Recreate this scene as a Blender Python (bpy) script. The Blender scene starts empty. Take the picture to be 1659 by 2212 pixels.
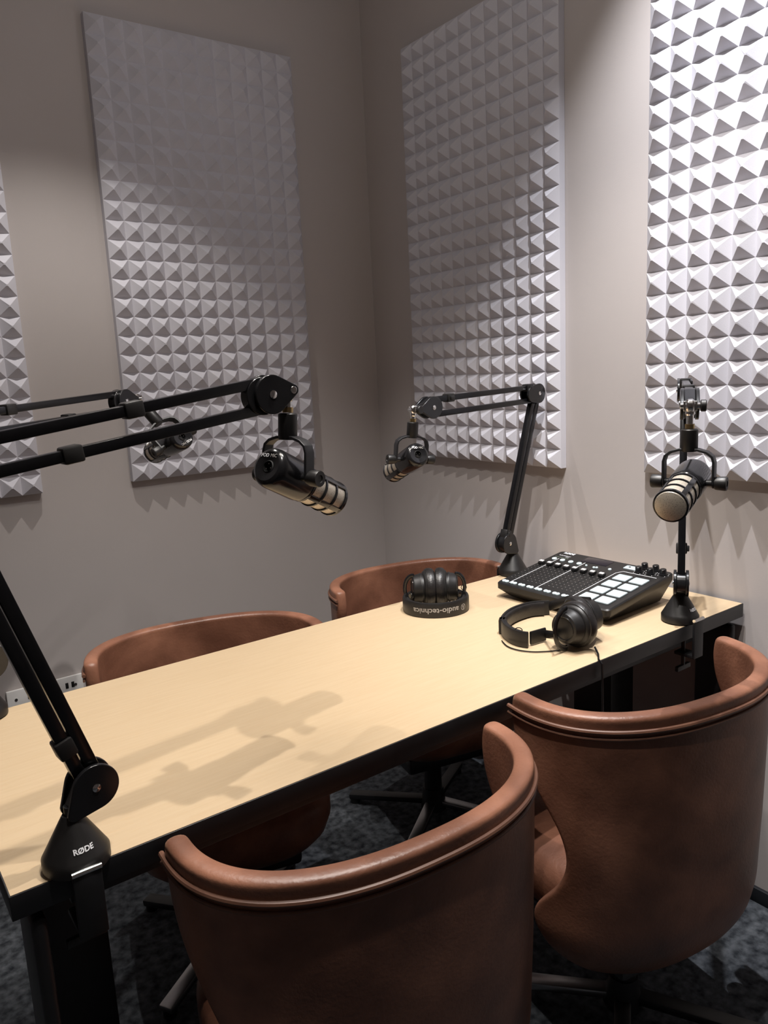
import bpy, bmesh, math, random
from mathutils import Vector as V, Matrix as M
random.seed(4)
C = bpy.context.scene.collection
PI = math.pi
# ------------------------------------------------------------------ camera solved from the room
W, H, FPX = 1659, 2212, 1668.25
CAM = V((-1.80904, -2.49872, 1.41734))
FW = V((0.57698966, 0.7961016, -0.18249706))
RT = V((0.80355847, -0.59331598, -0.04764388))
UP = V((0.14620779, 0.11915703, 0.98205137))
def ray(x, y): return FW + RT*((x-W/2)/FPX) - UP*((y-H/2)/FPX)
def onz(x, y, z): d = ray(x, y); return CAM + d*((z-CAM.z)/d.z)
def onx(x, y, X): d = ray(x, y); return CAM + d*((X-CAM.x)/d.x)
def ony(x, y, Y): d = ray(x, y); return CAM + d*((Y-CAM.y)/d.y)
cd = bpy.data.cameras.new('camera'); cam = bpy.data.objects.new('camera', cd); C.objects.link(cam)
cam.matrix_world = M(((RT.x, UP.x, -FW.x, CAM.x), (RT.y, UP.y, -FW.y, CAM.y), (RT.z, UP.z, -FW.z, CAM.z), (0, 0, 0, 1)))
cd.sensor_fit = 'VERTICAL'; cd.sensor_height = 36; cd.lens = FPX/H*36; cd.clip_start = .02
bpy.context.scene.camera = cam
# ------------------------------------------------------------------ materials
def lin(c): return tuple(((x/255)/12.92 if x <= 10 else ((x/255+.055)/1.055)**2.4) for x in c)
def mat(name, col, rough=.5, metal=0, spec=.5, var=None, scale=20, bump=0, bscale=200, detail=4, coat=0, stretch=None, contrast=(.3, .7), emit=0):
    m = bpy.data.materials.new(name); m.use_nodes = True
    nt = m.node_tree; b = nt.nodes['Principled BSDF']; L = nt.links.new
    b.inputs['Base Color'].default_value = (*col, 1); b.inputs['Roughness'].default_value = rough
    b.inputs['Metallic'].default_value = metal; b.inputs['Specular IOR Level'].default_value = spec
    b.inputs['Coat Weight'].default_value = coat
    if emit: b.inputs['Emission Color'].default_value = (*col, 1); b.inputs['Emission Strength'].default_value = emit
    tc = nt.nodes.new('ShaderNodeTexCoord'); mp = nt.nodes.new('ShaderNodeMapping'); L(tc.outputs['Object'], mp.inputs[0])
    if stretch: mp.inputs['Scale'].default_value = stretch
    if var is not None:
        n = nt.nodes.new('ShaderNodeTexNoise'); n.inputs['Scale'].default_value = scale; n.inputs['Detail'].default_value = detail
        L(mp.outputs[0], n.inputs['Vector'])
        r = nt.nodes.new('ShaderNodeValToRGB'); r.color_ramp.elements[0].color = (*col, 1); r.color_ramp.elements[1].color = (*var, 1)
        r.color_ramp.elements[0].position, r.color_ramp.elements[1].position = contrast
        L(n.outputs['Fac'], r.inputs[0]); L(r.outputs[0], b.inputs['Base Color'])
    if bump:
        n2 = nt.nodes.new('ShaderNodeTexNoise'); n2.inputs['Scale'].default_value = bscale; n2.inputs['Detail'].default_value = 3
        L(tc.outputs['Object'], n2.inputs['Vector'])
        bp = nt.nodes.new('ShaderNodeBump'); bp.inputs['Strength'].default_value = bump; bp.inputs['Distance'].default_value = .002
        L(n2.outputs['Fac'], bp.inputs['Height']); L(bp.outputs[0], b.inputs['Normal'])
    return m
def wood_mat():
    m = mat('beech laminate', (.53, .398, .250), .42, var=(.555, .424, .272), scale=9, stretch=(1.2, 16, 1), contrast=(.35, .65))
    nt = m.node_tree; b = nt.nodes['Principled BSDF']; L = nt.links.new
    # short dark beech flecks lying along the board
    tc = nt.nodes.new('ShaderNodeTexCoord'); mp = nt.nodes.new('ShaderNodeMapping'); mp.inputs['Scale'].default_value = (14, 160, 1)
    L(tc.outputs['Object'], mp.inputs[0])
    n = nt.nodes.new('ShaderNodeTexNoise'); n.inputs['Scale'].default_value = 3; n.inputs['Detail'].default_value = 3; L(mp.outputs[0], n.inputs['Vector'])
    r = nt.nodes.new('ShaderNodeValToRGB'); r.color_ramp.elements[0].position = .60; r.color_ramp.elements[1].position = .72
    r.color_ramp.elements[0].color = (0, 0, 0, 1); r.color_ramp.elements[1].color = (.25, .25, .25, 1)
    L(n.outputs['Fac'], r.inputs[0])
    mx = nt.nodes.new('ShaderNodeMix'); mx.data_type = 'RGBA'
    old = b.inputs['Base Color'].links[0].from_socket
    L(r.outputs[0], mx.inputs['Factor']); L(old, mx.inputs['A']); mx.inputs['B'].default_value = (.56, .35, .17, 1)
    L(mx.outputs['Result'], b.inputs['Base Color'])
    return m
def mesh_mat(name, a, bcol, scale):
    m = mat(name, a, .42, .6); nt = m.node_tree; b = nt.nodes['Principled BSDF']; L = nt.links.new
    tc = nt.nodes.new('ShaderNodeTexCoord'); vo = nt.nodes.new('ShaderNodeTexVoronoi'); vo.inputs['Scale'].default_value = scale
    L(tc.outputs['Object'], vo.inputs['Vector'])
    r = nt.nodes.new('ShaderNodeValToRGB'); r.color_ramp.elements[0].color = (*bcol, 1); r.color_ramp.elements[1].color = (*a, 1)
    r.color_ramp.elements[0].position = .12; r.color_ramp.elements[1].position = .3
    L(vo.outputs['Distance'], r.inputs[0]); L(r.outputs[0], b.inputs['Base Color'])
    return m
WALL = mat('taupe emulsion', (.50, .46, .447), .85, spec=.2, var=(.52, .48, .467), scale=3, bump=.06, bscale=350)
CEIL = mat('ceiling paint', (.70, .67, .65), .9, spec=.2, var=(.72, .69, .67), scale=2)
FOAM = mat('grey acoustic foam', (.61, .605, .66), .95, spec=.1, var=(.65, .64, .69), scale=6, bump=.25, bscale=900)
CARPET = mat('grey carpet', (.018, .021, .026), .95, spec=.1, var=(.115, .125, .14), scale=45, bump=.9, bscale=500, contrast=(.3, .72))
SKIRT = mat('black skirting', (.008, .009, .012), .55)
WOOD = wood_mat()
BLK_EDGE = mat('black edging', (.010, .010, .012), .4, var=(.014, .014, .016), scale=30)
BLK_METAL = mat('black powder coat', (.008, .008, .009), .45, var=(.012, .012, .014), scale=40)
BLK_ARM = mat('satin black arm paint', (.004, .004, .005), .24, spec=.4, var=(.006, .006, .007), scale=60)
BLK_GLOSS = mat('gloss black plastic', (.008, .008, .009), .18, var=(.011, .011, .012), scale=40)
BLK_MATTE = mat('matt black plastic', (.0085, .008, .008), .42, var=(.0125, .0115, .0115), scale=80)
BLK_PAD = mat('black leatherette', (.010, .009, .009), .36, var=(.017, .015, .015), scale=50, bump=.25, bscale=250)
CHROME = mat('chrome', (.75, .74, .73), .12, 1, var=(.8, .79, .78), scale=30)
STEEL = mat('brushed steel', (.45, .45, .46), .3, 1, var=(.5, .5, .51), scale=30)
BRASS = mat('brass adapter', (.45, .33, .16), .3, 1, var=(.5, .37, .18), scale=30)
MESH = mesh_mat('woven steel grille', (.62, .56, .47), (.10, .09, .08), 430)
LEATHER = mat('tan leather', (.15, .064, .040), .38, var=(.37, .175, .113), scale=7, bump=.28, bscale=160, detail=7, contrast=(.28, .72))
def worn(m):
    nt = m.node_tree; b = nt.nodes['Principled BSDF']; L = nt.links.new
    tc = nt.nodes.new('ShaderNodeTexCoord')
    n = nt.nodes.new('ShaderNodeTexNoise'); n.inputs['Scale'].default_value = 3.2; n.inputs['Detail'].default_value = 5; n.inputs['Distortion'].default_value = 1.2
    L(tc.outputs['Object'], n.inputs['Vector'])
    r = nt.nodes.new('ShaderNodeValToRGB'); r.color_ramp.elements[0].position = .38; r.color_ramp.elements[1].position = .66
    r.color_ramp.elements[0].color = (.52, .47, .44, 1); r.color_ramp.elements[1].color = (1.1, 1.06, 1.0, 1); L(n.outputs['Fac'], r.inputs[0])
    mx = nt.nodes.new('ShaderNodeMix'); mx.data_type = 'RGBA'; mx.blend_type = 'MULTIPLY'; mx.inputs['Factor'].default_value = 1
    old = b.inputs['Base Color'].links[0].from_socket
    L(old, mx.inputs['A']); L(r.outputs[0], mx.inputs['B']); L(mx.outputs['Result'], b.inputs['Base Color'])
    rr = nt.nodes.new('ShaderNodeMapRange'); rr.inputs['To Min'].default_value = .30; rr.inputs['To Max'].default_value = .52
    L(n.outputs['Fac'], rr.inputs['Value']); L(rr.outputs[0], b.inputs['Roughness'])
worn(LEATHER)
PIPING = mat('leather piping', (.12, .052, .032), .45, var=(.17, .08, .05), scale=20)
WHITE = mat('white plastic', (.72, .71, .70), .35, var=(.75, .74, .73), scale=10)
INK = mat('white lettering', (.75, .76, .78), .5, var=(.8, .8, .82), scale=10)
INK_DIM = mat('grey lettering', (.38, .36, .34), .5, var=(.42, .40, .38), scale=10)
INK_GREEN = mat('pale green lettering', (.32, .42, .30), .5, var=(.34, .44, .32), scale=10)
PAD = mat('translucent pad', (.40, .46, .48), .45, var=(.43, .49, .51), scale=10, emit=.08)
BTN = mat('backlit button', (.55, .68, .70), .4, var=(.6, .7, .72), scale=10, emit=.18)
SCREEN = mat('dark screen glass', (.006, .005, .010), .06, var=(.008, .006, .012), scale=10)
HOLE = mat('dark hole', (.003, .003, .003), .7, var=(.004, .004, .004), scale=10)
# ------------------------------------------------------------------ mesh helpers
class MB:
    def __init__(s): s.b = bmesh.new()
    def box(s, c, size, rot=None, bev=0, seg=2):
        r = bmesh.ops.create_cube(s.b, size=1); vs = r['verts']
        m = M.Translation(V(c)) @ (rot.to_4x4() if rot else M.Identity(4)) @ M.Diagonal((*size, 1))
        bmesh.ops.transform(s.b, matrix=m, verts=vs)
        if bev:
            es = list({e for v in vs for e in v.link_edges})
            bmesh.ops.bevel(s.b, geom=es, offset=bev, segments=seg, affect='EDGES', profile=.5)
        return s
    def lathe(s, prof, m=None, seg=32, cap=True):
        """prof: (r, h) pairs turned about local z, then placed by m"""
        m = m or M.Identity(4); rings = []
        for r, h in prof:
            if r < 1e-6: rings.append([s.b.verts.new(m @ V((0, 0, h)))])
            else: rings.append([s.b.verts.new(m @ V((r*math.cos(2*PI*k/seg), r*math.sin(2*PI*k/seg), h))) for k in range(seg)])
        for a, b in zip(rings, rings[1:]):
            for k in range(seg):
                k2 = (k+1) % seg
                if len(a) == 1 and len(b) == 1: continue
                if len(a) == 1: s.b.faces.new((a[0], b[k2], b[k]))
                elif len(b) == 1: s.b.faces.new((a[k], a[k2], b[0]))
                else: s.b.faces.new((a[k], a[k2], b[k2], b[k]))
        if cap:
            if len(rings[0]) > 1: s.b.faces.new(rings[0][::-1])
            if len(rings[-1]) > 1: s.b.faces.new(rings[-1])
        return s
    def cyl(s, p, q, r, r2=None, seg=20, bev=0):
        p, q = V(p), V(q); L = (q-p).length; r2 = r if r2 is None else r2
        prof = [(r, 0), (r2, L)] if not bev else [(r-bev, 0), (r, bev), (r2, L-bev), (r2-bev, L)]
        return s.lathe(prof, align(p, q-p), seg)
    def tube(s, pts, r, seg=10, closed=False, flat=None):
        pts = [V(p) for p in pts]; n = len(pts); rings = []; up = None
        for i, p in enumerate(pts):
            t = (pts[(i+1) % n]-pts[i-1]) if closed else (pts[min(i+1, n-1)]-pts[max(i-1, 0)])
            t.normalize()
            if up is None:
                up = V((0, 0, 1)) if abs(t.z) < .9 else V((1, 0, 0))
            a = t.cross(up)
            a.normalize(); bb = a.cross(t); up = bb
            rx, ry = (r, r) if flat is None else flat
            rings.append([s.b.verts.new(p+a*rx*math.cos(2*PI*k/seg)+bb*ry*math.sin(2*PI*k/seg)) for k in range(seg)])
        pr = list(zip(rings, rings[1:])) + ([(rings[-1], rings[0])] if closed else [])
        for A, B in pr:
            for k in range(seg): s.b.faces.new((A[k], A[(k+1) % seg], B[(k+1) % seg], B[k]))
        if not closed: s.b.faces.new(rings[0][::-1]); s.b.faces.new(rings[-1])
        return s
    def prism(s, pts2, t0, t1, m=None):
        """outline (x, z) extruded along local y from t0 to t1"""
        m = m or M.Identity(4)
        a = [s.b.verts.new(m @ V((x, t0, z))) for x, z in pts2]; b = [s.b.verts.new(m @ V((x, t1, z))) for x, z in pts2]
        s.b.faces.new(a); s.b.faces.new(b[::-1]); n = len(a)
        for k in range(n): s.b.faces.new((a[k], b[k], b[(k+1) % n], a[(k+1) % n]))
        return s
    def bar(s, p, q, w, h, side, bev=.0015):
        """rectangular bar from p to q, w across 'side', h across the third axis"""
        p, q = V(p), V(q); x = (q-p).normalized(); y = (V(side)-x*V(side).dot(x)).normalized(); z = x.cross(y)
        return s.box((p+q)/2, ((q-p).length, w, h), M((x, y, z)).transposed(), bev)
    def text(s, body, size, fn, align='CENTER', bold=0):
        cu = bpy.data.curves.new('t', 'FONT'); cu.body = body; cu.size = size; cu.align_x = align; cu.align_y = 'CENTER'; cu.offset = bold; cu.resolution_u = 3
        o = bpy.data.objects.new('t', cu); C.objects.link(o)
        dg = bpy.context.evaluated_depsgraph_get(); dg.update()
        me = bpy.data.meshes.new_from_object(o.evaluated_get(dg))
        base = len(s.b.verts); tmp = bmesh.new(); tmp.from_mesh(me)
        bmesh.ops.subdivide_edges(tmp, edges=[e for e in tmp.edges if e.calc_length() > size*.4], cuts=2)
        vs = [s.b.verts.new(fn(v.co.x, v.co.y)) for v in tmp.verts]; tmp.verts.index_update()
        for f in tmp.faces:
            try: s.b.faces.new([vs[v.index] for v in f.verts])
            except ValueError: pass
        tmp.free(); bpy.data.objects.remove(o); bpy.data.curves.remove(cu); bpy.data.meshes.remove(me)
        return s
    def build(s, name, m, parent=None, smooth=True, bevel=0, sub=0, ang=35):
        me = bpy.data.meshes.new(name); bmesh.ops.recalc_face_normals(s.b, faces=s.b.faces[:]); s.b.to_mesh(me); s.b.free()
        o = bpy.data.objects.new(name, me); C.objects.link(o); me.materials.append(m)
        if smooth:
            for p in me.polygons: p.use_smooth = True
            me.set_sharp_from_angle(angle=math.radians(ang))
        if bevel:
            md = o.modifiers.new('bevel', 'BEVEL'); md.width = bevel; md.segments = 3; md.limit_method = 'ANGLE'
        if sub: md = o.modifiers.new('sub', 'SUBSURF'); md.levels = md.render_levels = sub
        if parent: o.parent = parent
        return o
def align(p, d):
    z = V(d).normalized(); q = z.to_track_quat('Z', 'Y')
    return M.Translation(V(p)) @ q.to_matrix().to_4x4()
def frame(p, x, y, z):
    return M(((x[0], y[0], z[0], p[0]), (x[1], y[1], z[1], p[1]), (x[2], y[2], z[2], p[2]), (0, 0, 0, 1)))
def tag(o, label, cat, group=None):
    o['label'] = label; o['category'] = cat
    if group: o['group'] = group
    return o
def thing(name, label, cat, loc=(0, 0, 0), rz=0, group=None):
    o = bpy.data.objects.new(name, None); C.objects.link(o); o.location = loc; o.rotation_euler = (0, 0, rz); o.empty_display_size = .05
    return tag(o, label, cat, group)
def struct(o): o['kind'] = 'structure'; return o
# ------------------------------------------------------------------ the room
X0, Y0, ZC = -3.6, -4.2, 3.10
struct(MB().box((X0/2, Y0/2, -.05), (-X0+.2, -Y0+.2, .1)).build('floor', CARPET, smooth=False))
struct(MB().box((X0/2, Y0/2, ZC+.05), (-X0+.2, -Y0+.2, .1)).build('ceiling', CEIL, smooth=False))
struct(MB().box((X0/2, .05, ZC/2), (-X0+.2, .1, ZC)).build('wall_back', WALL, smooth=False))
struct(MB().box((.05, Y0/2, ZC/2), (.1, -Y0, ZC)).build('wall_right', WALL, smooth=False))
struct(MB().box((X0-.05, Y0/2, ZC/2), (.1, -Y0, ZC)).build('wall_left', WALL, smooth=False))
struct(MB().box((X0/2, Y0-.05, ZC/2), (-X0+.2, .1, ZC)).build('wall_front', WALL, smooth=False))
struct(MB().box((X0/2, -.006, .02), (-X0, .012, .04), bev=.002).build('baseboard_back', SKIRT))
struct(MB().box((-.006, Y0/2, .02), (.012, -Y0, .04), bev=.002).build('baseboard_right', SKIRT))
# ------------------------------------------------------------------ pyramid foam panels
PT, NB, NH, NC, NR = .0575, .024, .023, 12, 24
ZT = .8+1.677
def foam(label, place):
    mb = MB(); b = mb.b
    g = [[b.verts.new(place(i*PT, j*PT, NB)) for i in range(NC+1)] for j in range(NR+1)]
    for j in range(NR):
        for i in range(NC):
            cx, cz = (i+.5)*PT, (j+.5)*PT
            e = .0022   # blunt foam tip
            a = [b.verts.new(place(cx+sx*e, cz+sz*e, NB+NH+random.uniform(-.0006, .0006))) for sx, sz in ((-1, -1), (1, -1), (1, 1), (-1, 1))]
            q = [g[j][i], g[j][i+1], g[j+1][i+1], g[j+1][i]]
            for k in range(4): b.faces.new((q[k], q[(k+1) % 4], a[(k+1) % 4], a[k]))
            b.faces.new(a)
    w, h = NC*PT, NR*PT; e = .001
    ring = [g[0][i] for i in range(NC+1)] + [g[j][NC] for j in range(1, NR+1)] + [g[NR][i] for i in range(NC-1, -1, -1)] + [g[j][0] for j in range(NR-1, 0, -1)]
    co = []
    for i in range(NC+1): co.append((i*PT, 0))
    for j in range(1, NR+1): co.append((w, j*PT))
    for i in range(NC-1, -1, -1): co.append((i*PT, h))
    for j in range(NR-1, 0, -1): co.append((0, j*PT))
    bk = [b.verts.new(place(x, z, e)) for x, z in co]; n = len(bk)
    for k in range(n): b.faces.new((ring[k], ring[(k+1) % n], bk[(k+1) % n], bk[k]))
    b.faces.new(bk)
    o = mb.build('acoustic_panel', FOAM, smooth=False)
    return tag(o, label, 'foam panel', 'pyramid foam panels on the walls')
ZB = ZT-NR*PT
foam('grey pyramid foam panel on the back wall nearest the room corner', lambda u, v, t: V((-1.007+u, -t, ZB+v)))
foam('grey pyramid foam panel cut off by the left edge of the photo', lambda u, v, t: V((-1.972+u, -t, ZB+v)))
foam('grey pyramid foam panel on the right wall nearest the room corner', lambda u, v, t: V((-t, -.952+u, ZB+v)))
foam('brightly lit pyramid foam panel on the right wall behind the front-facing microphone', lambda u, v, t: V((-t, -1.241-u, ZB+.012+v)))
# ------------------------------------------------------------------ wall socket
so = thing('wall_socket', 'white double wall socket low on the back wall left of the table', 'socket', (-1.345, -.001, .455))
MB().box((0, -.006, 0), (.226, .011, .096), bev=.003).build('face_plate', WHITE, so)
for x in (-.088, .088): MB().lathe([(.0045, 0), (.0045, .0015), (.001, .0015), (0, .001)], align((x, -.0115, .018), (0, -1, 0)), 14).build('screw', STEEL, so)
for x in (-.05, .062):
    MB().box((x, -.0118, .020), (.009, .002, .018), bev=.0005).build('pin_hole', HOLE, so)
    MB().box((x+.018, -.0118, .020), (.009, .002, .018), bev=.0005).build('pin_hole', HOLE, so)
    MB().box((x+.009, -.0118, -.012), (.006, .002, .012), bev=.0005).build('pin_hole', HOLE, so)
# ------------------------------------------------------------------ table
TX0, TX1, TY0, TY1, TZ = -1.701, -.012, -1.525, -.902, .80
tcx, tcy = (TX0+TX1)/2, (TY0+TY1)/2
tb = thing('table', 'long beech-topped table with black edges against the right wall', 'table', (tcx, tcy, 0))
lx, ly = TX1-TX0, TY1-TY0
MB().box((0, 0, TZ-.0155), (lx-.004, ly-.004, .031)).build('tabletop', WOOD, tb, smooth=False)
mb = MB()
for sy in (-1, 1): mb.box((0, sy*(ly/2-.001), TZ-.0175), (lx, .0025, .034), bev=.0008)
for sx in (-1, 1): mb.box((sx*(lx/2-.001), 0, TZ-.0175), (.0025, ly, .034), bev=.0008)
mb.box((0, 0, TZ-.0333), (lx-.004, ly-.004, .002))
mb.build('edge_band', BLK_EDGE, tb)
mb = MB()
for sy in (-1, 1): mb.box((0, sy*(ly/2-.075), TZ-.06), (lx-.16, .03, .05), bev=.003)
for sx in (-1, 1): mb.box((sx*(lx/2-.11), 0, TZ-.06), (.05, ly-.15, .05), bev=.003)
mb.build('under_frame', BLK_METAL, tb)
for sx in (-1, 1):
    lg = MB().box((sx*(lx/2-.12), .02, .41), (.10, .13, .66), bev=.006).build('leg', BLK_METAL, tb)
    MB().box((sx*(lx/2-.12), 0, .045), (.09, ly-.08, .03), bev=.006).box((sx*(lx/2-.12), 0, .015), (.05, ly-.14, .03), bev=.004).build('foot', BLK_METAL, lg)
    MB().box((sx*(lx/2-.03), -ly/2+.055, .40), (.02, .10, .70), bev=.008, seg=3).build('end_plate', BLK_METAL, tb)
# ------------------------------------------------------------------ chairs
def chair_path(n=48, a=.289, b=.215, ext=.018, p=2.35):
    pts = []
    N = 400
    for i in range(N+1):
        th = -PI/2+PI*i/N
        s_, c_ = math.sin(th), math.cos(th)
        pts.append(V((a*math.copysign(abs(s_)**(2/p), s_), -b*abs(c_)**(2/p), 0)))
    pts = [V((-a, ext*(1-k/20), 0)) for k in range(20)] + pts + [V((a, ext*(k+1)/20, 0)) for k in range(20)]
    L = [0]
    for q, r in zip(pts, pts[1:]): L.append(L[-1]+(r-q).length)
    def at(t):
        s_ = (t*.5+.5)*L[-1]
        for i in range(len(L)-1):
            if L[i+1] >= s_:
                f = (s_-L[i])/max(1e-9, L[i+1]-L[i]); return pts[i].lerp(pts[i+1], f)
        return pts[-1]
    return at
CP = chair_path()
def ext_at(z):
    """how far round the seat the shell reaches at height z"""
    k = [(.26, .62), (.30, .80), (.34, .89), (.37, .91), (.40, .87), (.43, .79), (.46, .73), (.49, .70), (.525, .70), (.565, .735), (.605, .80), (.645, .88), (.68, .95), (.715, .99), (.75, 1.0), (.775, .995), (.79, .98)]
    for (z0, e0), (z1, e1) in zip(k, k[1:]):
        if z <= z1: return e0+(e1-e0)*(z-z0)/(z1-z0)
    return k[-1][1]
def taper(z):
    k = [(.26, .80), (.30, .91), (.36, .96), (.50, .98), (.66, .995), (.79, 1.0)]
    for (z0, e0), (z1, e1) in zip(k, k[1:]):
        if z <= z1: return e0+(e1-e0)*(z-z0)/(z1-z0)
    return 1
def make_chair(label, loc, rz, hs=1.0, ws=1.0):
    ch = thing('tub_chair', label, 'chair', (*loc, 0), rz, 'brown leather tub chairs round the table'); ch.scale = (ws, 1, hs)
    b = bmesh.new(); zs = [.26, .285, .31, .335, .36, .39, .42, .445, .47, .50, .53, .565, .60, .63, .66, .685, .71, .73, .75, .765, .778, .79]; nt = 40
    g = []
    for z in zs:
        e = ext_at(z); k = taper(z); row = []
        for i in range(nt+1):
            t = -1+2*i/nt; q = CP(t*e); inset = 0
            sh = .965 if z < .27 else (.985 if z < .29 else 1)
            row.append(b.verts.new((q.x*k*sh, q.y*k*sh, z)))
        g.append(row)
    for r0, r1 in zip(g, g[1:]):
        for i in range(nt): b.faces.new((r0[i], r0[i+1], r1[i+1], r1[i]))
    m = MB(); m.b.free(); m.b = b
    sh = m.build('shell', LEATHER, ch, ang=180)
    md = sh.modifiers.new('solid', 'SOLIDIFY'); md.thickness = .032; md.offset = -1
    cx = CP(0)   # make sure the thickness goes inward
    if sh.data.polygons[len(sh.data.polygons)//2].normal.y > 0: md.offset = 1
    md = sh.modifiers.new('sub', 'SUBSURF'); md.levels = md.render_levels = 2
    # piping round the outside just under the rolled rim
    pp = []
    for i in range(81):
        t = -1+2*i/80; e = ext_at(.764); q = CP(t*e); k = taper(.764)
        n = V((q.x, q.y+.05, 0)).normalized(); pp.append(V((q.x*k, q.y*k, .764))+n*.0015)
    MB().tube(pp, .0042, 8).build('piping', PIPING, sh)
    pp = [V((p.x*1.002, p.y*1.002, p.z-.012)) for p in pp]
    MB().tube(pp, .0026, 8).build('seam', PIPING, sh)
    # seat cushion with a rounded front
    b = bmesh.new(); rows = []
    for z, s_ in ((.30, .72), (.32, .86), (.345, .95), (.38, 1.0), (.41, 1.0), (.430, .97), (.443, .88), (.448, .6), (.450, .2)):
        row = []
        for i in range(48):
            th = 2*PI*i/48; c_, n_ = math.cos(th), math.sin(th)
            x = .236*math.copysign(abs(c_)**(2/3.2), c_); y = .045+.225*math.copysign(abs(n_)**(2/3.2), n_)
            row.append(b.verts.new((x*s_, .045+(y-.045)*s_, z)))
        rows.append(row)
    for r0, r1 in zip(rows, rows[1:]):
        for i in range(48): b.faces.new((r0[i], r0[(i+1) % 48], r1[(i+1) % 48], r1[i]))
    b.faces.new(rows[0][::-1]); b.faces.new(rows[-1])
    m = MB(); m.b.free(); m.b = b; m.build('seat_cushion', LEATHER, ch, ang=180)
    MB().box((0, .01, .27), (.30, .30, .05), bev=.012).build('seat_base', BLK_METAL, ch)
    MB().cyl((0, .01, .05), (0, .01, .25), .028, bev=.003).cyl((0, .01, .03), (0, .01, .10), .042, .032).build('column', BLK_METAL, ch)
    for k in range(4):
        a = PI/4+k*PI/2; d = V((math.cos(a), math.sin(a), 0))
        lg = MB().bar(V((0, .01, .052))+d*.03, V((0, .01, .024))+d*.29, .036, .018, (-d.y, d.x, 0), .004).build('leg', STEEL if k in (0, 1) else BLK_METAL, ch)
        MB().cyl(V((0, .01, .0005))+d*.275, V((0, .01, .018))+d*.275, .016).build('glide', BLK_MATTE, lg)
    return ch
make_chair('brown leather tub chair seen from behind, nearest to the camera', (-1.230, -1.588), math.radians(-4), 1.037)
make_chair('brown leather tub chair seen from behind, beside the right wall', (-.572, -1.600), math.radians(-9.5), 1.037, .975)
make_chair('brown leather tub chair on the far side of the table beside the wall socket', (-1.115, -.800), math.radians(166))
make_chair('brown leather tub chair on the far side of the table behind the upright headphones', (-.385, -.722), math.radians(168))
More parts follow.
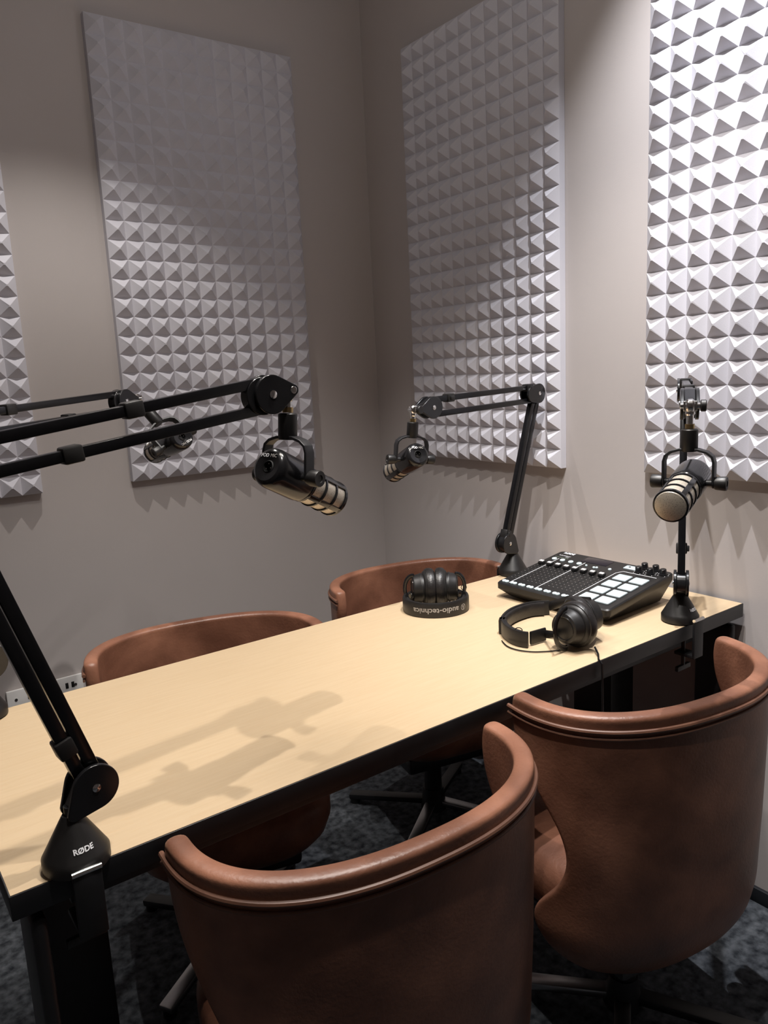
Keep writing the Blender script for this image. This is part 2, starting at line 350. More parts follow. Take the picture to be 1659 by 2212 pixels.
# ------------------------------------------------------------------ boom arms
def hull_drop(c, r, tip, tr, n=28):
    """outline of a disc drawn out to a small round tip, in (x, z)"""
    c, tip = V((c[0], c[1])), V((tip[0], tip[1])); d = tip-c; D = d.length; th = math.atan2(d.y, d.x); al = math.acos((r-tr)/D)
    pts = []
    for k in range(n+1):
        a = th+al+(2*PI-2*al)*k/n; pts.append((c.x+r*math.cos(a), c.y+r*math.sin(a)))
    for k in range(9):
        a = th-al+2*al*k/8; pts.append((tip.x+tr*math.cos(a), tip.y+tr*math.sin(a)))
    return pts
ARM_L, OFF, H0 = .450, .0307, .1003
def make_arm(label, base, phi, al, be, side, clips, text, so_):
    """side: -1 clamp hangs over the front edge, 1 over the back edge"""
    root = thing('boom_arm', label, 'microphone arm', (base[0], base[1], TZ), 0, 'black boom arms clamped to the table')
    R = M.Rotation(phi, 4, 'Z'); d = V((math.cos(phi), math.sin(phi), 0)); z = V((0, 0, 1)); s = z.cross(d)
    prof = [(.040, .0012), (.0425, .003), (.0425, .016), (.0395, .021), (.014, .066), (.0115, .070)]
    bs = MB().lathe(prof, seg=48).build('base', BLK_MATTE, root)
    if text:
        def fn(x, y):
            t = .0335+y*.86; f = (t-.021)/.045; rho = .0395+(.014-.0395)*f+.0009; a = side*PI/2+(x+.003)/rho
            return V((rho*math.cos(a), rho*math.sin(a), t))
        MB().text('RØDE', .0098, fn, bold=.0003).build('lettering', INK, bs, smooth=False)
    ye = (TY0-base[1]) if side < 0 else (TY1-base[1])    # table edge in local y
    yo = ye+side*.004
    # clamp bracket over the edge
    yb = side*.0470
    mb = MB().box((0, yb, -.0335), (.036, .0065, .090), bev=.0015)
    mb.box((0, (yb+yo-side*.040)/2, -.0755), (.032, abs(yb-yo+side*.040), .008), bev=.0015)
    cl = mb.build('clamp', BLK_METAL, bs)
    MB().cyl((-.0185, yb+side*.001, .0135), (.0185, yb+side*.001, .0135), .0040).build('hinge_pin', CHROME, cl)
    ys = yo-side*.026
    MB().cyl((0, ys, -.112), (0, ys, -.0405), .0045).cyl((0, ys, -.0410), (0, ys, -.0365), .011).build('clamp_screw', BLK_METAL, cl)
    MB().bar((-.026, ys, -.112), (.026, ys, -.112), .009, .012, (0, 1, 0)).build('clamp_handle', BLK_MATTE, cl)
    P = lambda x, zz, y=0: d*x+s*y+z*zz
    MB().cyl((0, 0, .066), (0, 0, .082), .0085).build('post', BLK_METAL, root)
    J = (OFF, H0); E = (OFF+ARM_L*math.cos(al), H0+ARM_L*math.sin(al)); Hd = (E[0]+ARM_L*math.cos(be), E[1]+ARM_L*math.sin(be))
    # lower joint: two outer drop-shaped cheeks and a core
    mb = MB()
    for t0, t1 in ((-.0165, -.010), (.010, .0165)): mb.prism(hull_drop(J, .0305, (.0, .073), .0085), t0, t1, R)
    mb.prism(hull_drop(J, .025, (.0, .076), .006), -.010, .010, R)
    jt = mb.build('lower_joint', BLK_GLOSS, root, bevel=.0012)
    for sg in (-1, 1): MB().lathe([(.0055, 0), (.0055, .0012), (.003, .0022), (0, .0026)], align(P(*J, sg*.0165), s*sg), 18).build('bolt', CHROME, jt)
    def bars(A, B, ang, name, gap, w, trims):
        nx = (-math.sin(ang), math.cos(ang)); u = (math.cos(ang), math.sin(ang)); out = []
        for k, sg in enumerate((1, -1)):
            a = P(A[0]+nx[0]*gap*sg+u[0]*trims[0], A[1]+nx[1]*gap*sg+u[1]*trims[0]); b_ = P(B[0]+nx[0]*gap*sg-u[0]*trims[1], B[1]+nx[1]*gap*sg-u[1]*trims[1])
            out.append(MB().bar(a, b_, w[0], w[1], s).build(name, BLK_ARM, root)); out[-1]['a'] = 0
            for f, k2 in clips[name]:
                if k2 == k:
                    p = a.lerp(b_, f); x = (b_-a).normalized()
                    MB().bar(p-x*.013, p+x*.013, w[0]+.008, w[1]+.007, s, .003).bar(p-x*.007+s*(w[0]/2+.004), p+x*.007+s*(w[0]/2+.004), .010, .010, s, .002).build('cable_clip', BLK_MATTE, out[-1])
            del out[-1]['a']
        return out
    bars(J, E, al, 'lower_bar', .0092, (.016, .0165), (.012, .012))
    bars(E, Hd, be, 'upper_bar', .0190, (.015, .0145), (.010, .014))
    # elbow: cheeks on both sides
    mb = MB()
    for t0, t1 in ((-.016, -.0095), (.0095, .016)):
        uu = (math.cos(be), math.sin(be))
        mb.prism(hull_drop(E, .0285, (E[0]+uu[0]*.030, E[1]+uu[1]*.030), .024), t0, t1, R)
    ej = mb.prism(hull_drop(E, .024, (E[0]-.010*math.cos(al), E[1]-.010*math.sin(al)), .018), -.0095, .0095, R).build('elbow_joint', BLK_GLOSS, root, bevel=.0012)
    for sg in (-1, 1): MB().lathe([(.0055, 0), (.0055, .0012), (.003, .0022), (0, .0026)], align(P(*E, sg*.016), s*sg), 18).build('bolt', CHROME, ej)
    # head: disc with a nose that carries the swivel
    uu = (math.cos(be), math.sin(be)); mb = MB(); nose = (Hd[0]+uu[0]*.038, Hd[1]+uu[1]*.038)
    for t0, t1 in ((-.016, -.0095), (.0095, .016)): mb.prism(hull_drop(Hd, .0285, nose, .008), t0, t1, R)
    mb.prism(hull_drop((Hd[0]-uu[0]*.012, Hd[1]-uu[1]*.012), .0275, (Hd[0]+uu[0]*.03, Hd[1]+uu[1]*.03), .010), -.0095, .0095, R)
    hj = mb.build('head_joint', BLK_GLOSS, root, bevel=.0012)
    for sg in (-1, 1): MB().lathe([(.006, 0), (.006, .0012), (.003, .0022), (0, .0026)], align(P(*Hd, sg*.016), s*sg), 18).build('bolt', CHROME, hj)
    S = P(Hd[0]+uu[0]*so_, Hd[1]+uu[1]*so_); nz = P(*nose)
    return root, S, nz, s
def finish_swivel(root, S, nz, s, dn, dl=.0305):
    """chrome swivel between the arm's nose and the microphone socket; returns the socket top (world)"""
    dn = V(dn).normalized(); k = s
    sw = MB()
    ax = (S-nz).normalized()
    for sg in (-1, 1): sw.bar(nz-ax*.006+k*sg*.0095, S+ax*.006+k*sg*.0095, .0040, .018, k, .0015)
    sw.cyl(S-k*.0165, S+k*.0165, .0055, seg=16).lathe([(.010, -.007), (.0125, -.004), (.0125, .004), (.010, .007)], align(S, k), 20)
    sw.cyl(S, S+dn*(dl-.0025), .0062, seg=16).lathe([(.0065, 0), (.0085, .003), (.0085, .008), (.0065, .011)], align(S+dn*.006, dn), 18)
    o = sw.build('swivel', CHROME, root, bevel=.0006)
    MB().cyl(S+k*.0165, S+k*.0265, .0105, seg=14, bev=.0015).build('swivel_knob', BLK_MATTE, o)
    MB().cyl(S+dn*(dl-.0085), S+dn*(dl-.0005), .0082, seg=16).build('thread_adapter', BRASS, o)
    return root.location + S + dn*dl
# ------------------------------------------------------------------ microphones
def make_mic(label, top, a, dn, flip=False):
    a = V(a).normalized(); dn = V(dn); k = dn.cross(a).normalized(); dn = (dn-k*dn.dot(k)).normalized()
    root = thing('microphone', label, 'microphone', top, 0, 'broadcast microphones on the boom arms')
    piv = dn*.095
    MB().lathe([(.0125, .0003), (.0145, .002), (.0145, .037), (.0125, .040)], align((0, 0, 0), dn), 28).build('mount_socket', BLK_MATTE, root)
    # U-shaped yoke, a flat strap
    yk = MB(); hw = .0425
    path = [(-hw, .095), (-hw, .058), (-hw*.93, .048), (-hw*.72, .041), (-hw*.35, .0365), (0, .036), (hw*.35, .0365), (hw*.72, .041), (hw*.93, .048), (hw, .058), (hw, .095)]
    w = dn.cross(k).normalized()*.0095
    vs = []
    for i, (x, y) in enumerate(path):
        p0 = path[max(i-1, 0)]; p1 = path[min(i+1, len(path)-1)]
        t = V((p1[0]-p0[0], p1[1]-p0[1])).normalized(); n = V((-t.y, t.x))*.0022
        row = []
        for (sx, sw) in ((1, 1), (1, -1), (-1, -1), (-1, 1)):
            row.append(yk.b.verts.new(k*(x+n.x*sx)+dn*(y+n.y*sx)+w*sw))
        vs.append(row)
    for r0, r1 in zip(vs, vs[1:]):
        for i in range(4): yk.b.faces.new((r0[i], r0[(i+1) % 4], r1[(i+1) % 4], r1[i]))
    yk.b.faces.new(vs[0]); yk.b.faces.new(vs[-1][::-1])
    for sg in (-1, 1): yk.cyl(piv+k*sg*(hw-.002), piv+k*sg*(hw+.002), .0095)
    yk.build('yoke', BLK_METAL, root, bevel=.0008)
    for sg in (-1, 1):
        p0 = piv+k*sg*(hw+.0024)
        MB().lathe([(.011, 0), (.0118, .003), (.0128, .017), (.0118, .0195), (.006, .0195), (.0055, .018), (0, .018)], align(p0, k*sg), 16).build('tightening_knob', BLK_MATTE, root)
        MB().cyl(piv+k*sg*.028, piv+k*sg*(hw-.002), .006).build('pivot_boss', BLK_METAL, root)
    L0 = -.048   # rear end along the axis from the pivot
    m = align(piv+a*L0, a)
    body = MB().lathe([(.009, .0045), (.010, .003), (.0225, .0), (.0270, .0020), (.0298, .0065), (.0310, .013), (.0310, .070), (.0300, .078), (.0280, .080), (.0265, .082), (.0262, .160)], m, 48, cap=False)
    bo = body.build('body', BLK_GLOSS, root)
    MB().lathe([(.0100, .0030), (.0085, .0015), (.0085, .010), (0, .010)], m, 24, cap=False).build('cable_socket', HOLE, bo)
    for i in range(3):
        an = 2*PI*i/3+.5; e1 = a.orthogonal().normalized(); e2 = a.cross(e1)
        MB().cyl(piv+a*(L0+.0035)+e1*.0048*math.cos(an)+e2*.0048*math.sin(an), piv+a*(L0+.0088)+e1*.0048*math.cos(an)+e2*.0048*math.sin(an), .0010, seg=8).build('contact_pin', CHROME, bo)
    # grille: woven steel sleeve and face, caged by black rings and ribs
    MB().lathe([(.0270, .083), (.0272, .160), (.0272, .164), (.0255, .168), (.016, .1712), (0, .1722)], m, 48, cap=False).build('grille', MESH, root)
    cg = MB()
    for h0, h1 in ((.0795, .0865), (.1080, .1130), (.1345, .1395), (.1595, .1665)):
        cg.lathe([(.0268, h0), (.0292, h0+.0008), (.0294, (h0+h1)/2), (.0292, h1-.0008), (.0268, h1)], m, 48, cap=False)
    up = -dn+a*(dn.dot(a)); up.normalize(); rgt = up.cross(a)
    for i in range(4):
        an = PI/4+i*PI/2; rd = up*math.cos(an)+rgt*math.sin(an); tg = a.cross(rd)
        cg.bar(piv+a*(L0+.082)+rd*.0278, piv+a*(L0+.163)+rd*.0278, .013 if i % 2 else .009, .0026, tg, .0008)
    cg.build('grille_cage', BLK_GLOSS, root)
    # lettering on the rear face, above the cable socket
    tu = -up if flip else up; tr = tu.cross(-a)*-1
    tr = (-a).cross(tu)*-1
    def fn(x0):
        return lambda x, y: piv+a*(L0-.0007+.0018*max(0, (x+x0)**2+(y+.0162)**2-.00033)*1000*.5)+tr*(x+x0)+tu*(y+.0162)
    MB().text('POD', .0075, fn(-.0085), bold=.0002).build('lettering', INK, bo, smooth=False)
    MB().text('MIC', .0075, fn(.0085)).build('lettering', INK_DIM, bo, smooth=False)
    return root
def cv(r, u, f): return (RT*r+UP*u+FW*f).normalized()
rad = math.radians
ARMS = [
 ('black boom arm at the near left of the table, white lettering on its base', (-1.6147, -1.5074+.0), 4.9, 106.9, 7.3, -1, {'lower_bar': [(.13, 0)], 'upper_bar': [(.55, 0), (.34, 1)]}, True,
  'black microphone pointing away to the right over the near left of the table', (.52, -.27, .78), (-.08, 0, -1), False, .034, .037),
 ('black boom arm standing behind the audio mixer', (-.2052, -.9222), 186.4, 109.6, -1.4, 1, {'lower_bar': [(.03, 1)], 'upper_bar': [(.06, 0), (.86, 0)]}, False,
  'black microphone hanging in front of the right-hand wall beside the room corner', (-.37, -.22, .90), (-.08, .06, -1), False, .0305, .058),
 ('black boom arm reaching toward the camera at the right end of the table', (-.2337, -1.4925), 213.8, 105.6, -.7, -1, {'lower_bar': [(.16, 0)], 'upper_bar': [(.10, 0), (.80, 0)]}, True,
  'microphone with its round steel grille facing the camera', (-.57, -.38, -.78), (0, 0, -1), False, .040, .048),
 ('black boom arm on the far left side, seen behind the nearer arm', (-1.6290, -.9187), 34.3, 86.7, 2.6, 1, {'lower_bar': [(.2, 0)], 'upper_bar': [(.22, 0), (.6, 1)]}, False,
  'black microphone in front of the back wall foam, tilted behind the nearer arm', (-.67, -.18, .80), cv(.66, -.75, .0), True, .042, .058),
]
for lb, base, ph, al, be, side, clips, txt, ml, ax, dn, fl, dl, so_ in ARMS:
    root, S, nz, s = make_arm(lb, base, rad(ph), rad(al), rad(be), side, clips, txt, so_)
    top = finish_swivel(root, S, nz, s, dn, dl)
    make_mic(ml, top, cv(*ax), dn, fl)
# ------------------------------------------------------------------ audio mixer
mx = thing('audio_mixer', 'black podcast mixing desk with white pads and faders at the right end of the table', 'audio mixer', (-.262, -1.228, TZ), rad(-90+1.5))
# local x = user's right, local y = away from the user, z up; 0.36 wide and 0.272 deep
MW, MD, ZF, ZR = .358, .272, .042, .078
def zt(y): return ZF+(ZR-ZF)*(y+MD/2)/MD
b = bmesh.new()
def corner_loop(w, dp, r, n=5, oy=0):
    out = []
    for cx, cy, a0 in ((w/2-r, -dp/2+r, -90), (w/2-r, dp/2-r, 0), (-w/2+r, dp/2-r, 90), (-w/2+r, -dp/2+r, 180)):
        for k in range(n+1):
            a = rad(a0+90*k/n); out.append((cx+r*math.cos(a), cy+oy+r*math.sin(a)))
    return out
lv = []
for kind, w, dp, r, oy in (('b', MW-.05, MD-.040, .010, .004), ('lo', MW, MD, .012, 0), ('hi', MW, MD, .012, 0), ('top', MW-.006, MD-.006, .010, 0)):
    row = []
    for x, y in corner_loop(w, dp, r, oy=oy):
        zz = {'b': .004, 'lo': zt(y)-.016, 'hi': zt(y)-.003, 'top': zt(y)}[kind]
        row.append(b.verts.new((x, y, zz)))
    lv.append(row)
for r0, r1 in zip(lv, lv[1:]):
    n = len(r0)
    for i in range(n): b.faces.new((r0[i], r0[(i+1) % n], r1[(i+1) % n], r1[i]))
b.faces.new(lv[0][::-1]); b.faces.new(lv[-1])
m = MB(); m.b.free(); m.b = b; case = m.build('case', BLK_MATTE, mx)
for sx in (-1, 1):
    for sy in (-1, 1): MB().cyl((sx*.13, sy*.095, 0.0005), (sx*.13, sy*.095, .006), .009).build('rubber_foot', BLK_MATTE, case)
sl = math.atan2(ZR-ZF, MD); RX = M.Rotation(sl, 3, 'X')
def top(u, v, h=0):
    """u, v in 0..1 across and up the panel"""
    y = (v-.5)*MD; return V(((u-.5)*MW, y, zt(y)))+RX @ V((0, 0, h))
def tfn(u, v): 
    return lambda x, y: top(u+x/MW, v+y/MD, .0006)
def slab(u, v, w, d, h, name, mt, par=mx, bev=.0012, h0=-.001):
    return MB().box(top(u, v, (h+h0)/2), (w, d, h-h0), RX, bev).build(name, mt, par)
FU = [.055+.0795*i for i in range(8)]
for i, u in enumerate(FU):
    slab(u, .355, .0035, .112, .0004, 'fader_slot', HOLE, case, .0001)
    fd = slab(u, .60, .013, .020, .009, 'fader', BLK_GLOSS, mx, .002, .001)
    MB().box(top(u, .60, .0095), (.0125, .009, .003), RX, .0006).build('fader_cap', WHITE, fd)
    for du in (-.0135, .0135):
        o = MB().lathe([(.0058, 0), (.0058, .0018), (.005, .0026), (0, .0026)], frame(top(u+du, .062, 0), (1, 0, 0), tuple(RX @ V((0, 1, 0))), tuple(RX @ V((0, 0, 1)))), 18).build('mute_button', BTN, mx)
    for k in range(8):
        for du in (-.018, .018): pass
    tk = MB()
    for k in range(9):
        for du in (-.020, .020): tk.box(top(u+du, .18+.048*k, .0003), (.0030, .0007, .0004), RX)
    tk.build('scale_marks', INK_DIM, case, smooth=False)
for i, (u, v, r) in enumerate([(FU[0]+.012, .775, .0072), (FU[1]+.012, .775, .0072), (FU[2]+.012, .775, .0072), (FU[3]+.012, .775, .0072), (FU[4]+.005, .765, .003), (FU[5], .755, .0035), (FU[5]+.02, .765, .0035), (FU[7]-.035, .785, .0045)]):
    MB().lathe([(r, 0), (r, .0015), (r*.85, .0024), (0, .0024)], frame(top(u, v), (1, 0, 0), tuple(RX @ V((0, 1, 0))), tuple(RX @ V((0, 0, 1)))), 22).build('channel_button', BTN, mx)
for ua, va, ub, vb in ((.098, .05, .098, .80), (.337, .05, .337, .82), (.655, .03, .655, .74), (.655, .74, .685, .80), (.685, .80, .955, .80)):
    p, q = top(ua, va, .0004), top(ub, vb, .0004)
    MB().bar(p, q, .0016, .0005, RX @ V((0, 0, 1)).cross(q-p), .0001).build('divider_line', INK, case, smooth=False)
slab(.40, .90, .082, .036, .0008, 'display', SCREEN, mx, .0003)
slab(.70, .905, .040, .022, .0028, 'record_button', PAD, mx, .003)
MB().lathe([(.0030, 0), (.0030, .0004), (0, .0004)], frame(top(.685, .905, .0029), (1, 0, 0), tuple(RX @ V((0, 1, 0))), tuple(RX @ V((0, 0, 1)))), 14).build('record_dot', HOLE, mx)
for u, v in ((.785, .955), (.875, .955), (.785, .855), (.875, .865), (.96, .90)):
    kb = MB().lathe([(.0100, .0005), (.0100, .003), (.0085, .005), (.0080, .015), (.0070, .016), (0, .016)], frame(top(u, v), (1, 0, 0), tuple(RX @ V((0, 1, 0))), tuple(RX @ V((0, 0, 1)))), 24).build('level_knob', BLK_GLOSS, mx)
    tk = MB()
    for k in range(7):
        a = rad(225-45*k); tk.box(top(u, v, .0005)+RX @ V((.0135*math.cos(a), .0135*math.sin(a), 0)), (.0016, .0016, .0005), RX)
    tk.build('scale_marks', INK, case, smooth=False)
for r in range(4):
    for c in range(2):
        slab(.755+.135*c, .155+.166*r, .0405, .0355, .0042, 'sound_pad', PAD, mx, .0035)
MB().text('RØDE', .0135, tfn(.105, .955), bold=.0006).build('lettering', INK, case, smooth=False)
MB().text('RØDECaster', .0075, tfn(.105, .885)).build('lettering', INK, case, smooth=False)
MB().text('Pro', .0075, tfn(.140, .860)).build('lettering', INK, case, smooth=False)
MB().text('Podcast Production Studio', .0042, tfn(.105, .832)).build('lettering', INK_GREEN, case, smooth=False)
# ------------------------------------------------------------------ headphones
CUP = [(0, .0), (.026, .0), (.0290, .0015), (.0305, .005), (.0330, .016), (.0345, .0185), (.0345, .0205), (.0330, .0215), (.0330, .0235), (.0365, .0245), (.0400, .0285), (.0415, .033)]
PADP = [(.0370, .0290), (.0425, .0300), (.0450, .0350), (.0455, .0410), (.0440, .0470), (.0395, .0505), (.0330, .0500), (.0280, .0455), (.0270, .0400)]
def cup(par, p, n, tilt_pad=None):
    """ear cup: outer cap centre at p, pad side along -n"""
    m = align(p, -V(n)) @ M.Scale(1.12, 4); o = MB().lathe(CUP, m, 40, cap=False).build('ear_cup', BLK_MATTE, par)
    MB().lathe([(.0215, .0002), (.022, -.0012), (.0235, -.0012), (.024, .0002)], m, 40, cap=False).build('cap_ring', STEEL if False else BLK_GLOSS, o)
    pd = MB().lathe(PADP, m, 40, cap=False).lathe([(.0285, .040), (0, .038)], m, 40, cap=False)
    pd.build('ear_pad', BLK_PAD, o)
    return o
def strip(path, z0, z1, th, par, name, mt, closed=False):
    """vertical-walled band following a plan path"""
    b = bmesh.new(); n = len(path); rows = []
    pr = lambda z_: z_
    for i, p in enumerate(path):
        p = V((p[0], p[1], 0)); a = V((*path[max(i-1, 0)][:2], 0)); c = V((*path[min(i+1, n-1)][:2], 0))
        t = (c-a).normalized(); nn = V((t.y, -t.x, 0))
        h = (z1-z0)
        prof = [(th/2, z0+h*.12), (th/2, z1-h*.12), (th*.28, z1), (-th*.28, z1), (-th/2, z1-h*.12), (-th/2, z0+h*.12), (-th*.28, z0), (th*.28, z0)]
        rows.append([b.verts.new(p+nn*x+V((0, 0, z_))) for x, z_ in prof])
    for r0, r1 in zip(rows, rows[1:]):
        for i in range(8): b.faces.new((r0[i], r0[(i+1) % 8], r1[(i+1) % 8], r1[i]))
    b.faces.new(rows[0]); b.faces.new(rows[-1][::-1])
    m = MB(); m.b.free(); m.b = b
    return m.build(name, mt, par, ang=60)
HR = math.atan2(RT.y, RT.x)
# folded pair, band standing on the table as a ring with both cups tucked inside
c1 = onz(942, 1316, TZ)
h1 = thing('headphones', 'folded black headphones with grey lettering upside down on the band', 'headphones', (c1.x, c1.y, TZ), HR, 'black studio headphones on the table')
A_, B_ = .081, .072
ell = lambda t: (A_*math.cos(t), B_*math.sin(t))
bd = strip([ell(rad(a)) for a in range(-205, 26, 5)], .0005, .0385, .009, h1, 'headband', BLK_MATTE)
strip([(x*.90, y*.90) for x, y in [ell(rad(a)) for a in range(-180, 1, 5)]], .003, .036, .010, bd, 'headband_cushion', BLK_PAD)
def bandfn(x0, sgn=1):
    def fn(x, y):
        # letters run backwards and upside down: the band lies on its top edge
        a = -PI/2 - (x+x0)/(A_*.98)
        ca, sa = math.cos(a), math.sin(a); nrm = V((ca/A_, sa/B_, 0)).normalized()
        return V((A_*ca, B_*sa, .0195-y))+nrm*.0052
    return fn
MB().text('audio-technica', .0195, bandfn(.004), bold=.0003).build('lettering', INK_DIM, bd, smooth=False)
em = MB(); fb = bandfn(-.0690)
def ring_em(r0, r1, n=28):
    vs = [[em.b.verts.new(fb(r*math.cos(2*PI*k/n), r*math.sin(2*PI*k/n))) for k in range(n)] for r in (r0, r1)]
    for k in range(n): em.b.faces.new((vs[0][k], vs[0][(k+1) % n], vs[1][(k+1) % n], vs[1][k]))
ring_em(.0068, .0080)
for pts in (((-.0042, -.0055), (-.0026, -.0055), (.0008, .0060), (-.0008, .0060)), ((.0042, -.0055), (.0026, -.0055), (-.0008, .0060), (.0008, .0060)), ((-.0026, -.0022), (.0026, -.0022), (.0022, -.0008), (-.0022, -.0008))):
    em.b.faces.new([em.b.verts.new(fb(x, y)) for x, y in pts])
em.build('emblem', INK_DIM, bd, smooth=False)
for sg, lab in ((-1, 0), (1, 0)):
    # sliders and hinges at the back ends of the band
    p = ell(rad(25 if sg > 0 else -205))
    strip([(p[0], p[1]-.006), (p[0]*.97, p[1]+.012), (p[0]*.86, p[1]+.028), (p[0]*.66, p[1]+.040)], .004, .034, .008, h1, 'slider', BLK_GLOSS)
    MB().box((sg*.0835, .012, .022), (.004, .007, .006), bev=.001).build('side_marker', INK_DIM, bd)
    cc = V((sg*.0585, .018, .0535))
    cp = cup(h1, cc, (sg, -.10, .02))
    yk = []
    for k in range(17):
        a = rad(-92+184*k/16); yk.append(V((sg*(.054+.024*math.cos(a)), .016+.012*math.cos(a), .050+.038*math.sin(a))))
    MB().tube(yk, .003, 8, flat=(.0022, .0055)).build('yoke', BLK_GLOSS, h1)
MB().tube([V((.078+.007*math.cos(t), .052, .040+.007*math.sin(t))) for t in [2*PI*k/18 for k in range(18)]], .0011, 6, closed=True).build('cable_loop', BLK_GLOSS, h1)
MB().tube([(.060, .045, .010), (.072, .052, .022), (.079, .052, .0335)], .0015, 6).build('cable', BLK_GLOSS, h1)
# opened pair lying in front of the mixer
p0 = onz(1140, 1362, TZ)
h2 = thing('headphones', 'opened black headphones lying in front of the audio mixer', 'headphones', (p0.x, p0.y, TZ), 0, 'black studio headphones on the table')
o2 = V((p0.x, p0.y, TZ))
front = [onz(x, y, TZ) for x, y in ((1141, 1400), (1122, 1397), (1104, 1390), (1090, 1379), (1083, 1366))]
back = [onz(x, y, TZ+.036) for x, y in ((1081, 1338), (1089, 1326), (1103, 1315), (1125, 1306), (1152, 1300), (1186, 1298))]
raw = [(q.x-o2.x, q.y-o2.y) for q in front+back]
def smooth_path(pts, n=6):
    out = []
    P_ = [V((*p, 0)) for p in pts]
    for i in range(len(P_)-1):
        a, b_, c, d_ = P_[max(i-1, 0)], P_[i], P_[i+1], P_[min(i+2, len(P_)-1)]
        for k in range(n):
            t = k/n; q = .5*((2*b_)+(c-a)*t+(2*a-5*b_+4*c-d_)*t*t+(3*b_-a-3*c+d_)*t*t*t); out.append((q.x, q.y))
    out.append(tuple(P_[-1][:2])); return out
pth = smooth_path(raw)
bd2 = strip(pth, .0005, .037, .008, h2, 'headband', BLK_MATTE)
inn = [V((*p, 0)) for p in pth]; cen = sum(inn, V())/len(inn)
strip([tuple((p+(V((*(onz(1160, 1350, TZ)-o2)[:2], 0))-p).normalized()*.008)[:2]) for p in inn[5:-2]], .003, .035, .010, bd2, 'headband_cushion', BLK_PAD)
n1 = (RT*-.76+UP*-.15+FW*-.60); n1 = V((n1.x, n1.y, .02)).normalized()
C1 = onz(1217, 1358, TZ+.053)-o2
cup(h2, C1, n1)
n2 = V((-n1.x, -n1.y, .10)).normalized(); n2 = (M.Rotation(rad(-22), 3, 'Z') @ n2)
C2 = C1-n1*.116+V((0, 0, .004))+FW*.006
C2.z = max(C2.z, .0565)
cup(h2, C2, n2)
# slider and fork carrying the near cup
e0 = onz(1144, 1396, TZ)-o2; e1 = onz(1178, 1386, TZ)-o2
sl_ = strip([tuple((e0+(e1-e0)*f)[:2]) for f in (.06, .3, .6, 1)], .003, .033, .006, h2, 'slider', BLK_MATTE)
sd = n1.cross(V((0, 0, 1))).normalized()
mid = C1-n1*.012
hoop = [mid+n1*.040*math.cos(a)+V((0, 0, .045*math.sin(a)-.001)) for a in [rad(-88+176*k/18) for k in range(19)]]
ps = V((e1.x, e1.y, .018)); fk = MB().tube(hoop, .004, 8, flat=(.0030, .0065))
fk.tube([ps, ps.lerp(hoop[8], .5), hoop[8]], .004, 8, flat=(.0030, .0090)).build('yoke', BLK_GLOSS, h2)
e2 = onz(1186, 1298, TZ+.036)-o2; e3 = C2+n2*-.012+V((0, 0, .030))
MB().tube([V((e2.x, e2.y, .022)), V((e2.x, e2.y, .022)).lerp(e3, .5)+V((0, 0, .010)), e3], .005, 8, flat=(.003, .011)).build('yoke', BLK_MATTE, h2)
ql = onz(1120, 1366, TZ+.030)-o2
MB().tube([V((ql.x, ql.y, .034))+RT*.0085*math.cos(2*PI*k/18)+UP*.0065*math.sin(2*PI*k/18) for k in range(18)], .0010, 6, closed=True).build('cable_loop', BLK_GLOSS, h2)
cb = [onz(x, y, TZ+.0025)-o2 for x, y in ((1084, 1384), (1096, 1396), (1118, 1404), (1150, 1408), (1185, 1407), (1212, 1404))]
MB().tube([V((*p, 0)) + V((0, 0, .0025)) for p in smooth_path([(q.x, q.y) for q in cb])], .0014, 6).build('cable', BLK_GLOSS, h2)
g0 = onz(1285, 1398, TZ+.012)-o2; g1 = onz(1300, 1427, TZ+.004)-o2; ydg = TY0-.006-o2.y
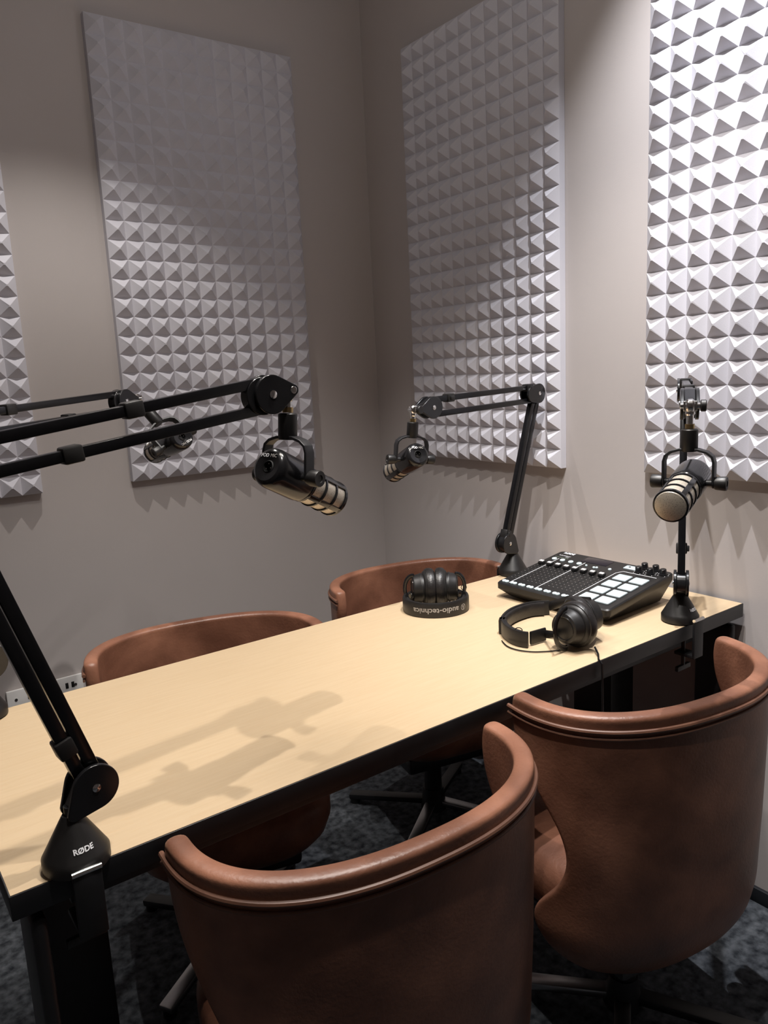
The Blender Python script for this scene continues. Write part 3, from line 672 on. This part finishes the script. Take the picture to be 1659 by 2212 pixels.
hang = [V((g0.x, g0.y, .012)), V(((g0.x+g1.x)/2, (g0.y+g1.y)/2, .007)), V((g1.x, ydg+.006, .0045)), V((g1.x+.002, ydg-.001, -.004)), V((g1.x+.003, ydg-.002, -.05)), V((g1.x+.006, ydg-.002, -.25))]
MB().tube(hang, .0022, 8).build('cable', BLK_GLOSS, h2)
# ------------------------------------------------------------------ lights
def spot(name, loc, power, ang, blend, col, r=.022, tgt=None):
    l = bpy.data.lights.new(name, 'SPOT'); l.energy = power; l.spot_size = rad(ang); l.spot_blend = blend; l.color = col; l.shadow_soft_size = r
    o = bpy.data.objects.new(name, l); C.objects.link(o); o.location = loc
    if tgt: o.rotation_euler = (V(tgt)-V(loc)).to_track_quat('-Z', 'Y').to_euler()
    return o
WARM = (1, .945, .89); COOL = (.97, .97, 1)
spot('ceiling_spot', (-1.33, -1.97, 2.68), 60, 95, .5, WARM, .014)
spot('ceiling_spot', (-.77, -1.63, 2.68), 74, 106, .6, WARM, .014)
spot('ceiling_spot', (-1.33, -1.29, 2.68), 30, 94, .6, WARM, .014)
spot('ceiling_spot', (-.44, -1.48, 3.03), 205, 64, 1.0, COOL, .012, (.02, -1.45, .80))
spot('ceiling_spot', (-1.17, -.58, 2.68), 42, 90, .6, WARM, .012)
spot('table_fill', (-1.15, -1.45, 2.70), 42, 70, .6, (1, .92, .83), .25)  # added soft fill to lighten shadows on the table, not a real fitting
pl = bpy.data.lights.new('ambient_fill', 'POINT'); pl.energy = 7.0; pl.color = (1, .95, .91); pl.shadow_soft_size = .15  # invented fill light that lifts ceiling and upper walls, no lamp hangs here
po = bpy.data.objects.new('ambient_fill', pl); C.objects.link(po); po.location = (-1.1, -1.45, 2.62)
w = bpy.data.worlds.new('world'); bpy.context.scene.world = w; w.use_nodes = True
w.node_tree.nodes['Background'].inputs[0].default_value = (.02, .02, .02, 1)
sc = bpy.context.scene
sc.view_settings.view_transform = 'Standard'; sc.view_settings.look = 'None'; sc.view_settings.exposure = 0.0
sc.cycles.use_denoising = True; sc.cycles.max_bounces = 8; sc.cycles.sample_clamp_indirect = 4
